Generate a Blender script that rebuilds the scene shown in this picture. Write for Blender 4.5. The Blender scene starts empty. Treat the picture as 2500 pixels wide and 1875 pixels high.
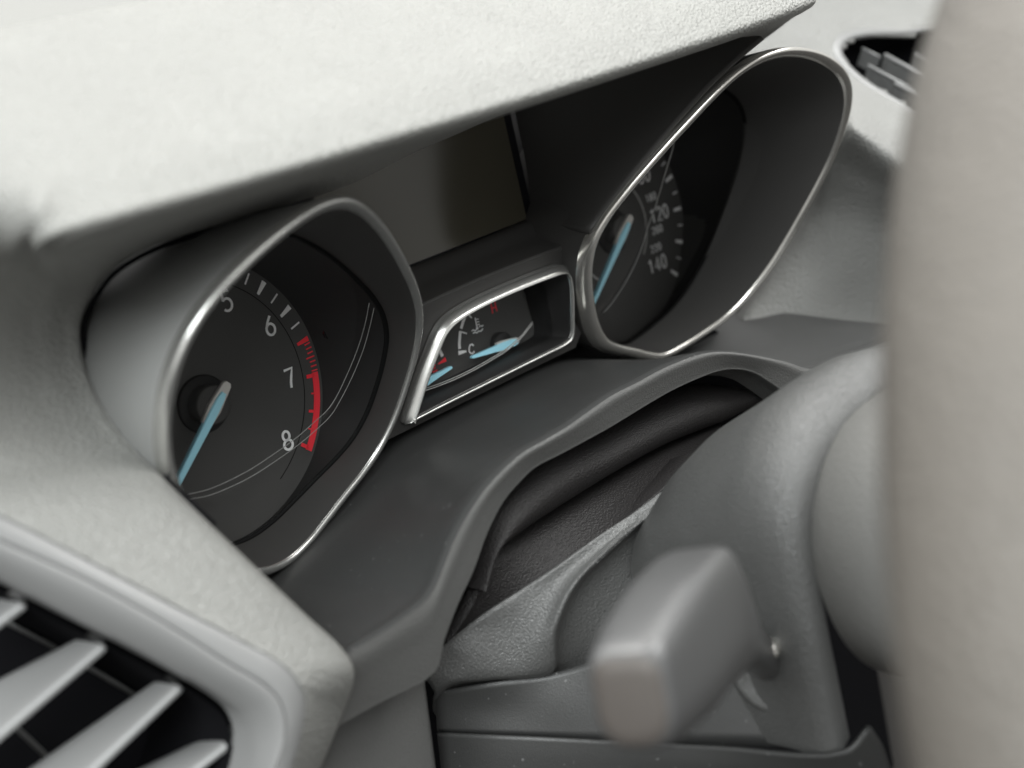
import bpy, bmesh, math, random
import numpy as np
from mathutils import Matrix, Vector
random.seed(4)

# ------------------------------------------------------------------ frame
# All sizes in millimetres in the frame of the instrument dials:
#   x = to the right along the dashboard, u = up the dial plane, n = out of the dial towards the driver.
# The dial plane leans back 20 degrees.  Origin: pivot of the tachometer needle.  DX: pivot of the speedometer.
LEAN = math.radians(20.0)
SL, CL = math.sin(LEAN), math.cos(LEAN)
DX = 193.15
MID = DX / 2
def W(p):
    x, u, n = p
    return (x / 1000, (u * SL - n * CL) / 1000, (u * CL + n * SL) / 1000)
def V(x, u, n): return np.array((x, u, n), float)
FWD = V(0, SL, -CL); UP = V(0, CL, SL)          # car forward and vertical, in the dial frame

# ------------------------------------------------------------------ camera
ROT = np.array([[0.6836, -0.2202, 0.6953], [0.3387, 0.9402, -0.0360], [-0.6455, 0.2607, 0.7176]])
EYE = V(-208.3, 95.8, 369.2)
FOC = 3438.35
def at(px, py, n=0.0, b=0.0):
    """point of the plane  n + b*u  under a measured picture point (2500 x 1875)"""
    d = np.array([(px - 1250) / FOC, (937.5 - py) / FOC, -1.0]) @ ROT
    s = (n + b * EYE[1] - EYE[2]) / (d[2] - b * d[1])
    return EYE + s * d
sc = bpy.context.scene
cd = bpy.data.cameras.new('camera')
cam = bpy.data.objects.new('camera', cd); sc.collection.objects.link(cam); sc.camera = cam
def lin(v): return Vector((v[0], v[1] * SL - v[2] * CL, v[1] * CL + v[2] * SL))
ax = [lin(ROT[0]).normalized(), None, lin(ROT[2]).normalized()]
ax[1] = ax[2].cross(ax[0]).normalized(); ax[0] = ax[1].cross(ax[2]).normalized()
M = Matrix(((ax[0].x, ax[1].x, ax[2].x, 0), (ax[0].y, ax[1].y, ax[2].y, 0), (ax[0].z, ax[1].z, ax[2].z, 0), (0, 0, 0, 1)))
M.translation = Vector(W(EYE)); cam.matrix_world = M
cd.sensor_width = 36; cd.lens = FOC / 2500 * 36
cd.clip_start = 0.01; cd.clip_end = 50
cd.dof.use_dof = True; cd.dof.focus_distance = 0.452; cd.dof.aperture_fstop = 8.2

# ------------------------------------------------------------------ light: daylight through the windscreen and the driver's window
w = bpy.data.worlds.new('World'); sc.world = w; w.use_nodes = True
wn = w.node_tree
tcw = wn.nodes.new('ShaderNodeTexCoord'); sx = wn.nodes.new('ShaderNodeSeparateXYZ'); rw = wn.nodes.new('ShaderNodeValToRGB')
mr = wn.nodes.new('ShaderNodeMapRange'); mr.inputs['From Min'].default_value = -0.30; mr.inputs['From Max'].default_value = 0.10
wn.links.new(tcw.outputs['Generated'], sx.inputs[0]); wn.links.new(sx.outputs['Z'], mr.inputs['Value']); wn.links.new(mr.outputs[0], rw.inputs['Fac'])
rw.color_ramp.elements[0].position = 0.0; rw.color_ramp.elements[0].color = (.06, .058, .055, 1)      # dark footwell and seats below
rw.color_ramp.elements[1].position = 1.0; rw.color_ramp.elements[1].color = (1.0, 1.0, .975, 1)       # bright cabin glazing and pale headliner above
wn.links.new(rw.outputs['Color'], wn.nodes['Background'].inputs[0])
w.node_tree.nodes['Background'].inputs[1].default_value = 0.68
def lamp(name, loc, target, size, size_y, power, col):
    l = bpy.data.lights.new(name, 'AREA'); l.shape = 'RECTANGLE'; l.size = size; l.size_y = size_y; l.energy = power; l.color = col
    o = bpy.data.objects.new(name, l); sc.collection.objects.link(o); o.location = loc
    d = Vector(target) - Vector(loc); o.rotation_euler = d.to_track_quat('-Z', 'Y').to_euler()
    return o
lamp('glass_roof_daylight', (0.60, -0.20, 1.0), (0.10, -0.12, 0.0), 1.1, 0.8, 17, (1.0, 1.0, 0.98))
lamp('windscreen_daylight', (0.25, 0.80, 0.72), (0.10, -0.10, 0.05), 1.9, 0.6, 6, (1.0, 0.99, 0.96))
lamp('driver_window_daylight', (-0.75, -0.40, 0.92), (0.0, -0.05, 0.02), 1.0, 0.5, 17, (0.96, 1.0, 1.0))
lamp('sun_through_windscreen', (0.35, 1.3, 1.65), (0.25, 0.0, 0.1), 0.06, 0.06, 6, (1.0, 0.98, 0.93))
sc.cycles.max_bounces = 6; sc.cycles.diffuse_bounces = 4; sc.cycles.glossy_bounces = 3; sc.cycles.transparent_max_bounces = 8
sc.view_settings.view_transform = 'Standard'; sc.view_settings.look = 'None'
sc.view_settings.exposure = 0.18; sc.view_settings.gamma = 1

# ------------------------------------------------------------------ materials
def mat(name, col, rough=0.5, metal=0.0, spec=0.5, grain=None, emit=None, vary=0.0, coat=0.0, dust=0.0):
    m = bpy.data.materials.new(name); m.use_nodes = True
    nt = m.node_tree; b = nt.nodes['Principled BSDF']
    b.inputs['Base Color'].default_value = (*col, 1); b.inputs['Roughness'].default_value = rough
    b.inputs['Metallic'].default_value = metal; b.inputs['Specular IOR Level'].default_value = spec
    b.inputs['Coat Weight'].default_value = coat
    tc = nt.nodes.new('ShaderNodeTexCoord')
    if vary or dust:
        ns = nt.nodes.new('ShaderNodeTexNoise'); ns.inputs['Scale'].default_value = 38 if not dust else 620
        ns.inputs['Detail'].default_value = 6 if not dust else 1.5
        nt.links.new(tc.outputs['Object'], ns.inputs['Vector'])
        rp = nt.nodes.new('ShaderNodeValToRGB')
        a = vary
        if dust:
            rp.color_ramp.elements[0].position = .735; rp.color_ramp.elements[1].position = .755
            rp.color_ramp.elements[0].color = (*col, 1); rp.color_ramp.elements[1].color = (*[min(1, c + dust) for c in col], 1)
        else:
            rp.color_ramp.elements[0].position = .3; rp.color_ramp.elements[1].position = .7
            rp.color_ramp.elements[0].color = (*[c * (1 - a) for c in col], 1); rp.color_ramp.elements[1].color = (*[min(1, c * (1 + a)) for c in col], 1)
        nt.links.new(ns.outputs['Fac'], rp.inputs['Fac']); nt.links.new(rp.outputs['Color'], b.inputs['Base Color'])
    if grain:
        kind, scale, dist = grain
        bp = nt.nodes.new('ShaderNodeBump'); bp.inputs['Distance'].default_value = dist; bp.inputs['Strength'].default_value = 1.0
        if kind == 'leather':
            dn = nt.nodes.new('ShaderNodeTexNoise'); dn.inputs['Scale'].default_value = scale * 0.8; dn.inputs['Detail'].default_value = 1
            nt.links.new(tc.outputs['Object'], dn.inputs['Vector'])
            vm = nt.nodes.new('ShaderNodeVectorMath'); vm.operation = 'MULTIPLY_ADD'
            vm.inputs[1].default_value = (1.1 / scale,) * 3
            nt.links.new(dn.outputs['Color'], vm.inputs[0]); nt.links.new(tc.outputs['Object'], vm.inputs[2])
            vo = nt.nodes.new('ShaderNodeTexVoronoi'); vo.feature = 'F1'; vo.inputs['Scale'].default_value = scale
            nt.links.new(vm.outputs[0], vo.inputs['Vector'])
            n2 = nt.nodes.new('ShaderNodeTexNoise'); n2.inputs['Scale'].default_value = scale * 1.3; n2.inputs['Detail'].default_value = 1
            nt.links.new(tc.outputs['Object'], n2.inputs['Vector'])
            ad = nt.nodes.new('ShaderNodeMath'); ad.operation = 'SUBTRACT'
            nt.links.new(n2.outputs['Fac'], ad.inputs[0]); nt.links.new(vo.outputs['Distance'], ad.inputs[1])
            nt.links.new(ad.outputs[0], bp.inputs['Height'])
        else:
            n2 = nt.nodes.new('ShaderNodeTexNoise'); n2.inputs['Scale'].default_value = scale; n2.inputs['Detail'].default_value = 3
            nt.links.new(tc.outputs['Object'], n2.inputs['Vector']); nt.links.new(n2.outputs['Fac'], bp.inputs['Height'])
        nt.links.new(bp.outputs['Normal'], b.inputs['Normal'])
    if emit:
        b.inputs['Emission Color'].default_value = (*emit[:3], 1); b.inputs['Emission Strength'].default_value = emit[3]
    return m
MT = {
 'pad': mat('light_grey_padded_plastic', (.27, .27, .257), .5, spec=.4, grain=('leather', 1050, .0005), vary=.03),
 'pad_far': mat('grey_padded_plastic', (.25, .251, .242), .5, spec=.35, grain=('leather', 950, .0005), vary=.03),
 'vent_light': mat('smooth_light_grey_plastic', (.215, .216, .215), .34, spec=.5),
 'dark_in': mat('black_plastic', (.006, .006, .007), .9, spec=.05),
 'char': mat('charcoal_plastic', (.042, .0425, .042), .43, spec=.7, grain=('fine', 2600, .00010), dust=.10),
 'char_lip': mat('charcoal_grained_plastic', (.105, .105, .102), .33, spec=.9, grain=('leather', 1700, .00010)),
 'boot': mat('black_leatherette', (.020, .0185, .0185), .5, spec=.35, grain=('leather', 1500, .00018)),
 'shroud': mat('dark_grey_shroud_plastic', (.098, .099, .097), .40, spec=.9, grain=('leather', 1700, .00022), vary=.10),
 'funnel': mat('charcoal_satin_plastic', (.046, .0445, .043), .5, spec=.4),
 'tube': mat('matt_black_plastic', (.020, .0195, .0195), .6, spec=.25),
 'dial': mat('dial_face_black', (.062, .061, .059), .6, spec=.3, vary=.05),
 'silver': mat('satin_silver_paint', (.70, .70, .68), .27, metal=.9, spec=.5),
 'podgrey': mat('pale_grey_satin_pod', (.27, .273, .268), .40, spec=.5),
 'chrome': mat('satin_chrome', (.78, .76, .72), .2, metal=.9),
 'white': mat('white_dial_print', (.86, .86, .86), .6),
 'red': mat('red_dial_print', (.95, .03, .05), .6),
 'blue': mat('pale_blue_needle', (.42, .84, 1.0), .4),
 'clearcase': mat('clear_needle_casing', (.62, .61, .58), .22, spec=.6),
 'screen': mat('switched_off_display', (.060, .055, .040), .18, spec=.5),  # olive tint puts the reflection on the screen into its colour
 'gloss': mat('glossy_black_surround', (.006, .006, .008), .25, spec=.4),
 'groove': mat('dark_groove_line', (.008, .008, .008), .6, spec=.1),
 'wheel': mat('beige_wheel_leather', (.125, .114, .101), .5, spec=.35, grain=('leather', 600, .0004), vary=.08),
 'hub': mat('grey_hub_plastic', (.21, .207, .198), .5, grain=('leather', 1300, .00015)),
 'stalk': mat('charcoal_stalk_plastic', (.095, .095, .096), .28, spec=.8),
 'stalkend': mat('brown_grey_stalk_cap', (.085, .075, .068), .5, spec=.4),
 'base_white': mat('pale_dash_base', (.22, .22, .21), .6, grain=('fine', 1500, .0001)),
}
# clear lens
m = bpy.data.materials.new('clear_lens'); m.use_nodes = True; nt = m.node_tree; nt.nodes.clear()
o_ = nt.nodes.new('ShaderNodeOutputMaterial'); mx = nt.nodes.new('ShaderNodeMixShader'); tr = nt.nodes.new('ShaderNodeBsdfTransparent')
gl = nt.nodes.new('ShaderNodeBsdfGlossy'); gl.inputs['Roughness'].default_value = .02; fr = nt.nodes.new('ShaderNodeFresnel'); fr.inputs['IOR'].default_value = 1.17
nt.links.new(fr.outputs[0], mx.inputs[0]); nt.links.new(tr.outputs[0], mx.inputs[1]); nt.links.new(gl.outputs[0], mx.inputs[2]); nt.links.new(mx.outputs[0], o_.inputs[0])
MT['lens'] = m
MT['pale_line'] = mat('lens_edge_and_reflection_grey', (.35, .35, .34), .15, spec=.8)

# ------------------------------------------------------------------ helpers
def link(name, me, m, parent=None):
    o = bpy.data.objects.new(name, me); sc.collection.objects.link(o)
    me.materials.append(MT[m])
    if parent is not None: o.parent = parent
    return o
def mesh(name, vs, fs, m, parent=None, smooth=True, face_eye=False):
    me = bpy.data.meshes.new(name)
    me.from_pydata([W(v) for v in vs], [], fs); me.update()
    if face_eye and len(me.polygons):
        s = sum(p.area * (Vector(W(EYE)) - p.center).normalized().dot(p.normal) for p in me.polygons)
        if s < 0: me.flip_normals()
    if smooth:
        for p in me.polygons: p.use_smooth = True
    return link(name, me, m, parent)
def thing(name, label, cat, loc=(0, 0, 0), group=None):
    o = bpy.data.objects.new(name, None); sc.collection.objects.link(o)
    o['label'] = label; o['category'] = cat
    o.empty_display_size = .02
    if group: o['group'] = group
    return o
def spline(P, k, closed=False):
    """centripetal Catmull-Rom through P, k steps per span"""
    P = np.asarray(P, float); N = len(P); out = []
    def seg(p0, p1, p2, p3, tt):
        def d(a, b): return max(np.linalg.norm(b - a) ** .5, 1e-4)
        t0 = 0; t1 = t0 + d(p0, p1); t2 = t1 + d(p1, p2); t3 = t2 + d(p2, p3)
        t = t1 + (t2 - t1) * tt
        A1 = (t1 - t) / (t1 - t0) * p0 + (t - t0) / (t1 - t0) * p1
        A2 = (t2 - t) / (t2 - t1) * p1 + (t - t1) / (t2 - t1) * p2
        A3 = (t3 - t) / (t3 - t2) * p2 + (t - t2) / (t3 - t2) * p3
        B1 = (t2 - t) / (t2 - t0) * A1 + (t - t0) / (t2 - t0) * A2
        B2 = (t3 - t) / (t3 - t1) * A2 + (t - t1) / (t3 - t1) * A3
        return (t2 - t) / (t2 - t1) * B1 + (t - t1) / (t2 - t1) * B2
    for i in range(N if closed else N - 1):
        if closed: p = [P[(i + j - 1) % N] for j in range(4)]
        else:
            p1, p2 = P[i], P[i + 1]
            p0 = P[i - 1] if i else 2 * p1 - p2
            p3 = P[i + 2] if i + 2 < N else 2 * p2 - p1
            p = [p0, p1, p2, p3]
        for j in range(k): out.append(seg(*p, j / k))
    if not closed: out.append(P[-1])
    return np.array(out)
def patch(name, rows, m, parent=None, ku=6, kv=6, thick=0.0, closed=False, off=-1):
    rows = [spline(r, kv) for r in rows]
    G = np.array(rows)                                 # rows x cols x 3
    cols = [spline(G[:, j], ku, closed) for j in range(G.shape[1])]
    G = np.array(cols)                                 # cols x rows x 3
    a, b = G.shape[:2]
    vs = G.reshape(-1, 3); fs = []
    for i in range(a - 1):
        for j in range(b if closed else b - 1):
            j2 = (j + 1) % b
            fs.append((i * b + j, i * b + j2, (i + 1) * b + j2, (i + 1) * b + j))
    o = mesh(name, vs, fs, m, parent, face_eye=True)
    if thick:
        md = o.modifiers.new('thickness', 'SOLIDIFY'); md.thickness = thick / 1000; md.offset = off
    return o
def loft(name, curves, m, parent=None, cap0=False, cap1=False, closed=True, face_eye=False):
    n = len(curves[0]); vs = [p for c in curves for p in c]; fs = []
    for i in range(len(curves) - 1):
        for j in range(n if closed else n - 1):
            j2 = (j + 1) % n
            fs.append((i * n + j, i * n + j2, (i + 1) * n + j2, (i + 1) * n + j))
    if cap0: fs.append(tuple(range(n - 1, -1, -1)))
    if cap1: fs.append(tuple((len(curves) - 1) * n + j for j in range(n)))
    return mesh(name, vs, fs, m, parent, face_eye=face_eye)
def tube(name, P, r, m, parent=None, closed=False, seg=10, rb=None, taper=None):
    P = np.asarray(P, float); N = len(P); rings = []
    rb = rb or r
    T = np.roll(P, -1, 0) - np.roll(P, 1, 0)
    if not closed: T[0] = P[1] - P[0]; T[-1] = P[-1] - P[-2]
    T /= np.linalg.norm(T, axis=1)[:, None]
    ref = V(0, 0.0, 1.0)
    for i in range(N):
        e1 = ref - T[i] * (ref @ T[i])
        if np.linalg.norm(e1) < .05: e1 = V(0, 1, 0) - T[i] * T[i][1]
        e1 /= np.linalg.norm(e1); e2 = np.cross(T[i], e1)
        s = taper[i] if taper is not None else 1
        rings.append([P[i] + e1 * rb * s * math.cos(a) + e2 * r * s * math.sin(a) for a in np.linspace(0, 2 * math.pi, seg, endpoint=False)])
    if closed: rings.append(rings[0])
    return loft(name, rings, m, parent, cap0=not closed, cap1=not closed)
def ribbon(P, wd, n, wd2=None, h=.25):
    """flat stroke on plane n given 2-D points (x,u); returns verts/faces"""
    P = np.asarray(P, float); N = len(P)
    vs = []; fs = []
    for i in range(N):
        t = (P[min(i + 1, N - 1)] - P[max(i - 1, 0)]); t /= np.linalg.norm(t) + 1e-9
        ww = wd if wd2 is None else wd + (wd2 - wd) * i / (N - 1)
        q = np.array((-t[1], t[0])) * ww / 2
        for s, z in ((1, n), (1, n + h), (-1, n + h), (-1, n)): vs.append((P[i][0] + s * q[0], P[i][1] + s * q[1], z))
    for i in range(N - 1):
        for a in range(4):
            a2 = (a + 1) % 4; fs.append((i * 4 + a, i * 4 + a2, i * 4 + 4 + a2, i * 4 + 4 + a))
    fs += [(0, 1, 2, 3), tuple(4 * (N - 1) + a for a in (3, 2, 1, 0))]
    return vs, fs
def strokes(name, polys, n, m, parent, h=.25):
    """polys: list of (points, width[, width2])"""
    vs = []; fs = []
    for p in polys:
        a, b = ribbon(p[0], p[1], n, p[2] if len(p) > 2 else None, h)
        fs += [tuple(i + len(vs) for i in f) for f in b]; vs += a
    return mesh(name, vs, fs, m, parent, smooth=False)
def arc(cx, cy, rx, ry, a0, a1, k=14):
    return [(cx + rx * math.cos(math.radians(a)), cy + ry * math.sin(math.radians(a))) for a in np.linspace(a0, a1, k)]
GLY = {  # strokes in a box 0.6 wide, 1 tall
 '0': [arc(.3, .5, .26, .5, 90, 450, 24)],
 '1': [[(.12, .78), (.34, 1), (.34, 0)]],
 '2': [arc(.3, .72, .25, .28, 165, -30, 12) + [(.05, 0), (.58, 0)]],
 '3': [arc(.27, .75, .24, .25, 150, -90, 14) + arc(.27, .26, .29, .26, 90, -150, 16)],
 '4': [[(.42, 0), (.42, 1), (.03, .28), (.6, .28)]],
 '5': [[(.54, 1), (.14, 1), (.09, .55)] + arc(.27, .32, .28, .32, 130, -140, 16)],
 '6': [[(.44, 1), (.22, .72), (.05, .42)] + arc(.3, .3, .26, .30, 165, 525, 26)],
 '7': [[(.03, 1), (.56, 1), (.40, .62), (.28, .3), (.22, 0)]],
 '8': [arc(.3, .75, .21, .25, -90, 270, 22), arc(.3, .26, .27, .26, 90, 450, 24)],
 'C': [arc(.34, .5, .30, .5, 50, 310, 20)],
 'H': [[(.05, 0), (.05, 1)], [(.55, 0), (.55, 1)], [(.05, .5), (.55, .5)]],
 'E': [[(.52, 1), (.06, 1), (.06, 0), (.52, 0)], [(.06, .52), (.44, .52)]],
}
def text(name, s, cx, cy, h, wd, n, m, parent, sx=1.0, gap=.82):
    polys = []; tot = (len(s) - 1) * gap + .6
    for i, ch in enumerate(s):
        for st in GLY[ch]:
            polys.append(([(cx + (x + i * gap - tot / 2) * h * sx, cy + (y - .5) * h) for x, y in st], wd))
    return strokes(name, polys, n, m, parent)

# ================================================================== dashboard pads
dash = thing('dashboard', 'light grey grained dashboard padding with hood over the instruments', 'dashboard')
C8 = []
def hood_row(L, K, under, mid, back):
    top1 = K + FWD * 22 + UP * 5.0; top2 = K + FWD * 68 + UP * 8; top3 = K + FWD * 84 - UP * 5
    return [back, mid, under, L + V(0, -2.4, -5), L + V(0, -.9, -.8), L + V(0, .8, .6),
            L + (K - L) * .22 + V(0, .5, 1.6), L + (K - L) * .6 + V(0, .8, 1.2), K, top1, top2, top3]
R_ = []
# hood, from its right-hand end to the left
R_.append(hood_row(at(1990, 6, 112), at(1900, -150, 98), at(1935, 45, 82), at(1815, 126, 44), V(255, 53, 0)))
R_.append(hood_row(at(1975, 12, 112), at(1880, -130, 98), at(1915, 50, 82), at(1790, 128, 40), V(250, 53, 0)))
R_.append(hood_row(at(1850, 60, 112), at(1760, -70, 98), at(1790, 95, 82), at(1700, 132, 42), V(225, 55, 0)))
R_.append(hood_row(at(1600, 144, 112), at(1540, 15, 98), at(1585, 150, 88), at(1595, 150, 50), at(1600, 146, 4)))
R_.append(hood_row(at(1250, 254, 112), at(1210, 112, 98), at(1255, 264, 88), at(1262, 266, 52), at(1266, 262, 4)))
R_.append(hood_row(at(1020, 322, 112), at(985, 172, 98), at(1030, 345, 90), at(1040, 358, 55), at(1046, 356, 4)))
def hl(C, mid, L, K, f=1.0):
    C = at(*C); mid = at(*mid); L = at(*L); K = at(*K)
    return [C + V(6, 2, -30), C, mid, L + V(0, -2.4, -5) * f, L + V(0, -.9, -.8) * f, L + V(0, .8, .6) * f, L + (K - L) * .22 + V(0, .5, 1.6), L + (K - L) * .6 + V(0, .8, 1.2), K,
            K + FWD * 22 + UP * 5, K + FWD * 68 + UP * 8, K + FWD * 84 - UP * 5]
R_.append(hl((835, 458, 52), (812, 425, 85), (791, 390, 112), (770, 222, 98)))
R_.append(hl((560, 540, 45), (535, 508, 82), (508, 472, 112), (480, 300, 98)))
R_.append(hl((350, 612, 41), (318, 574, 78), (282, 534, 112), (250, 358, 98), 1.1))
def pr_(C, mid, L, band, K, t1, t2, t3, lipk=.6):
    C, mid, L, band, K, t1, t2, t3 = [at(*q) for q in (C, mid, L, band, K, t1, t2, t3)]
    return [C + V(2, 0, -30), C, mid, mid + (L - mid) * lipk, mid + (L - mid) * (lipk + .5 * (1 - lipk)), L, L + (band - L) * .4, band, K, t1, t2, t3]
R_.append(hl((272, 660, 38), (222, 606, 75), (180, 562, 110), (140, 385, 97), 1.2))
def topl(row, a, b, c):
    K = row[8]; row[9] = K + a; row[10] = K + b; row[11] = K + c; R_.append(row)
q0 = (0, 0, 0)
topl(pr_((238, 700, 36), (170, 640, 68), (104, 587, 107), (84, 513, 107), (54, 425, 97), q0, q0, q0, .8), FWD * 22 + UP * 5 + V(-3, 0, 0), FWD * 67 + UP * 7 + V(-8, 0, 0), FWD * 83 - UP * 6 + V(-9, 0, 0))
topl(pr_((225, 722, 35.5), (174, 688, 50), (94, 640, 82), (40, 575, 99), (-6, 475, 97), q0, q0, q0, .7), FWD * 21 + UP * 4 + V(-5, 0, 0), FWD * 64 + UP * 5 + V(-15, 0, 0), FWD * 80 - UP * 8 + V(-18, 0, 0))
topl(pr_((212, 745, 35), (166, 726, 42), (84, 690, 60), (-4, 632, 84), (-70, 530, 94), q0, q0, q0), FWD * 20 + UP * 3 + V(-8, 0, 0), FWD * 60 + UP * 3 + V(-24, 0, 0), FWD * 76 - UP * 10 + V(-28, 0, 0))
topl(pr_((195, 800, 35), (152, 793, 39), (74, 782, 47), (-36, 752, 64), (-150, 680, 84), q0, q0, q0), FWD * 10 + V(-8, 0, 0), FWD * 30 - UP * 6 + V(-24, 0, 0), FWD * 40 - UP * 20 + V(-30, 0, 0))
R_.append(pr_((202, 870, 37), (160, 880, 40), (90, 890, 45), (-30, 900, 55), (-160, 900, 68), (-320, 900, 74), (-500, 900, 30), (-700, 880, -20)))
R_.append(pr_((230, 950, 42), (190, 968, 45), (110, 990, 50), (-10, 1020, 58), (-140, 1040, 66), (-320, 1060, 70), (-500, 1100, 40), (-700, 1100, 0)))
R_.append(pr_((300, 1060, 52), (260, 1078, 55), (180, 1105, 59), (50, 1130, 64), (-80, 1150, 66), (-200, 1155, 66), (-300, 1140, 58), (-420, 1130, 40)))
def vr(C, k1, n1, V1, nv):
    C = at(*C); v = at(*V1, nv)
    L = C + (v - C) * k1 + V(0, 0, n1)
    return [C + V(6, -2, -26), C + V(.6, 0, -2), C + (v - C) * .03 + V(0, 0, n1 * .35), C + (v - C) * .10 + V(0, 0, n1 * .8), C + (v - C) * .18 + V(0, 0, n1), L,
            C + (v - C) * .6 + V(0, 0, n1 * .8), C + (v - C) * .8 + V(0, 0, n1 * .5), C + (v - C) * .95 + V(0, 0, n1 * .2), v, v + V(0, 0, -4), v + V(-2, 0, -22)]
R_.append(vr((372, 1138, 63), .4, 4, (-120, 1205), 71))
R_.append(vr((430, 1198, 72), .4, 5, (0, 1257), 76))
R_.append(vr((530, 1295, 80), .4, 5, (199, 1359), 84))
R_.append(vr((650, 1410, 86), .4, 5, (398, 1464), 92))
R_.append(vr((750, 1505, 89), .4, 5, (560, 1549), 98.4))
R_.append(vr((822, 1572, 91), .4, 5, (650, 1597), 102))
R_.append(vr((850, 1618, 91), .4, 5, (700, 1630), 104))
R_.append(vr((852, 1668, 88), .4, 4, (735, 1672), 105))
R_.append(vr((832, 1735, 84), .4, 3, (746, 1705), 104))
R_.append(vr((800, 1810, 81), .4, 3, (741, 1772), 103))
R_.append(vr((760, 1900, 78), .4, 3, (708, 1885), 102))
R_.append(vr((715, 2000, 76), .4, 3, (660, 2000), 101))
patch('hood_and_side_pad', R_, 'pad', dash, ku=5, kv=5, thick=1.5)
gapc = [(760, 483, 48), (700, 497, 48), (560, 546, 44), (450, 580, 42), (352, 619, 40), (276, 667, 37), (243, 706, 35), (218, 750, 34), (201, 803, 34), (208, 872, 36), (236, 952, 41), (307, 1062, 51), (378, 1142, 62), (436, 1202, 71), (520, 1283, 78)]
tube('pod_gap_shade', spline([at(*q) + V(.6, -.2, -.4) for q in gapc], 5), .7, 'dark_in', dash, seg=8)  # black tube laid along the open gap as its shade
# pale base of the dashboard beyond the pad, towards the windscreen
zb = 0.118
me = bpy.data.meshes.new('dash_base'); me.from_pydata([(-.9, .02, .095), (.95, .05, .105), (1.1, .75, .20), (-1.1, .75, .20)], [], [(0, 1, 2, 3)])
link('dash_base', me, 'base_white', dash)
# ---- right-hand padding beyond the speedometer
RR = [[at(1900, -300, -40), at(1950, -300, -40), at(2020, -300, -38), at(2150, -300, -34), at(2300, -300, -30), at(2600, -300, -20)],
      [at(1850, -60, -6), at(1900, -60, -4), at(2000, -60, -2), at(2150, -60, 2), at(2300, -60, 8), at(2600, -60, 20)],
      [at(1800, 129, 10), at(1870, 104, 12), at(1960, 80, 14), at(2120, 60, 18), at(2300, 60, 26), at(2600, 60, 40)],
      [at(1985, 190, 26), at(2020, 185, 28), at(2060, 180, 30), at(2150, 200, 38), at(2300, 220, 48), at(2600, 250, 62)],
      [at(2045, 292, 50), at(2065, 302, 56), at(2095, 320, 63), at(2190, 376, 74), at(2300, 442, 86), at(2600, 600, 106)],
      [at(2040, 318, 49), at(2060, 326, 55), at(2092, 340, 62), at(2180, 396, 73), at(2300, 470, 85), at(2600, 640, 105)],
      [at(2010, 400, 36), at(2030, 410, 42), at(2080, 430, 49), at(2175, 480, 60), at(2300, 540, 72), at(2600, 700, 92)],
      [at(1960, 520, 20), at(1985, 525, 28), at(2040, 530, 36), at(2170, 575, 48), at(2300, 620, 60), at(2600, 760, 80)],
      [at(1840, 700, 6), at(1870, 705, 16), at(1960, 715, 28), at(2170, 730, 42), at(2300, 750, 54), at(2600, 820, 74)],
      [at(1760, 850, 0), at(1790, 850, 10), at(1960, 850, 26), at(2170, 850, 44), at(2300, 870, 56), at(2600, 900, 76)]]
for r in RR: r.append(r[-1] + (r[-1] - r[-2]) * 1.6)
RR.append([p + V(0, -40, -14) for p in RR[-1]])
right_pad = patch('right_side_pad', RR, 'pad_far', dash, ku=10, kv=12, thick=0)

# ================================================================== lower trim (charcoal surround with the arch over the column)
trim = thing('column_surround_trim', 'charcoal plastic trim below the gauges with arched lip over the steering column', 'trim')
ridge = [(700, 1690, 88), (840, 1598, 91), (950, 1530, 91), (1040, 1462, 90), (1062, 1430, 90), (1089, 1364, 90), (1113, 1306, 90), (1142, 1253, 90), (1181, 1195, 90), (1224, 1147, 90), (1273, 1104, 90), (1331, 1070, 90), (1388, 1036, 90), (1441, 998, 90), (1499, 959, 90), (1557, 930, 90), (1620, 896, 90), (1696, 866, 90), (1745, 856, 90), (1795, 858, 90), (1844, 865, 90), (1918, 880, 90), (1985, 898, 90), (2060, 868, 90), (2150, 838, 90), (2260, 800, 90)]
lipb = [(640, 1900, 84), (790, 1795, 86), (920, 1720, 86), (1062, 1640, 86), (1085, 1560, 87), (1120, 1470, 87), (1155, 1395, 87), (1190, 1300, 87), (1228, 1226, 87), (1266, 1180, 87), (1306, 1142, 87), (1369, 1109, 87), (1425, 1079, 87), (1478, 1050, 87), (1530, 1019, 87), (1584, 986, 87), (1640, 954, 87), (1710, 922, 87), (1760, 905, 87), (1805, 902, 87), (1845, 912, 87), (1890, 940, 87), (1960, 985, 87), (2060, 960, 87), (2150, 920, 87), (2260, 890, 87)]
def uback(x):
    return np.interp(x, [-60, -40, -20, -6, 8, 20, 32, 42, 55, 70, 97, 124, 140, 152, 163, 175, 187, 200, 215, 235, 260], [-53, -53, -52.5, -51.5, -48.5, -45, -41, -37, -33.6, -31.6, -31, -31.6, -33.6, -37, -41, -45, -48.5, -51.5, -52.5, -53, -54])
rows = []
for r, l in zip(ridge, lipb):
    a = at(*r); b = at(*l)
    x = a[0]; xb = MID + (x - MID) * 1.02
    u0 = uback(xb)
    back = V(xb, u0 - 1, -2); m1 = V(xb, u0 - 1.2, 22); m2 = V(xb + (x - xb) * .5, u0 - 1.5 + (a[1] - u0) * .36, 52); m3 = V(x, u0 + (a[1] - u0) * .80 - .3, 77)
    rows.append([back, m1, m2, m3, a + V(0, -.5, -5.5), a + V(0, .05, -2.2), a + V(0, -.45, -.1), a + (b - a) * .18 + V(0, 0, .7), a + (b - a) * .5 + V(0, 0, .4), b + V(0, .6, .2), b, b + V(0, -.5, -4), b + V(0, -2.5, -10)])
patch('trim_shelf', [r[:7] for r in rows], 'char', trim, ku=4, kv=5)
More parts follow.
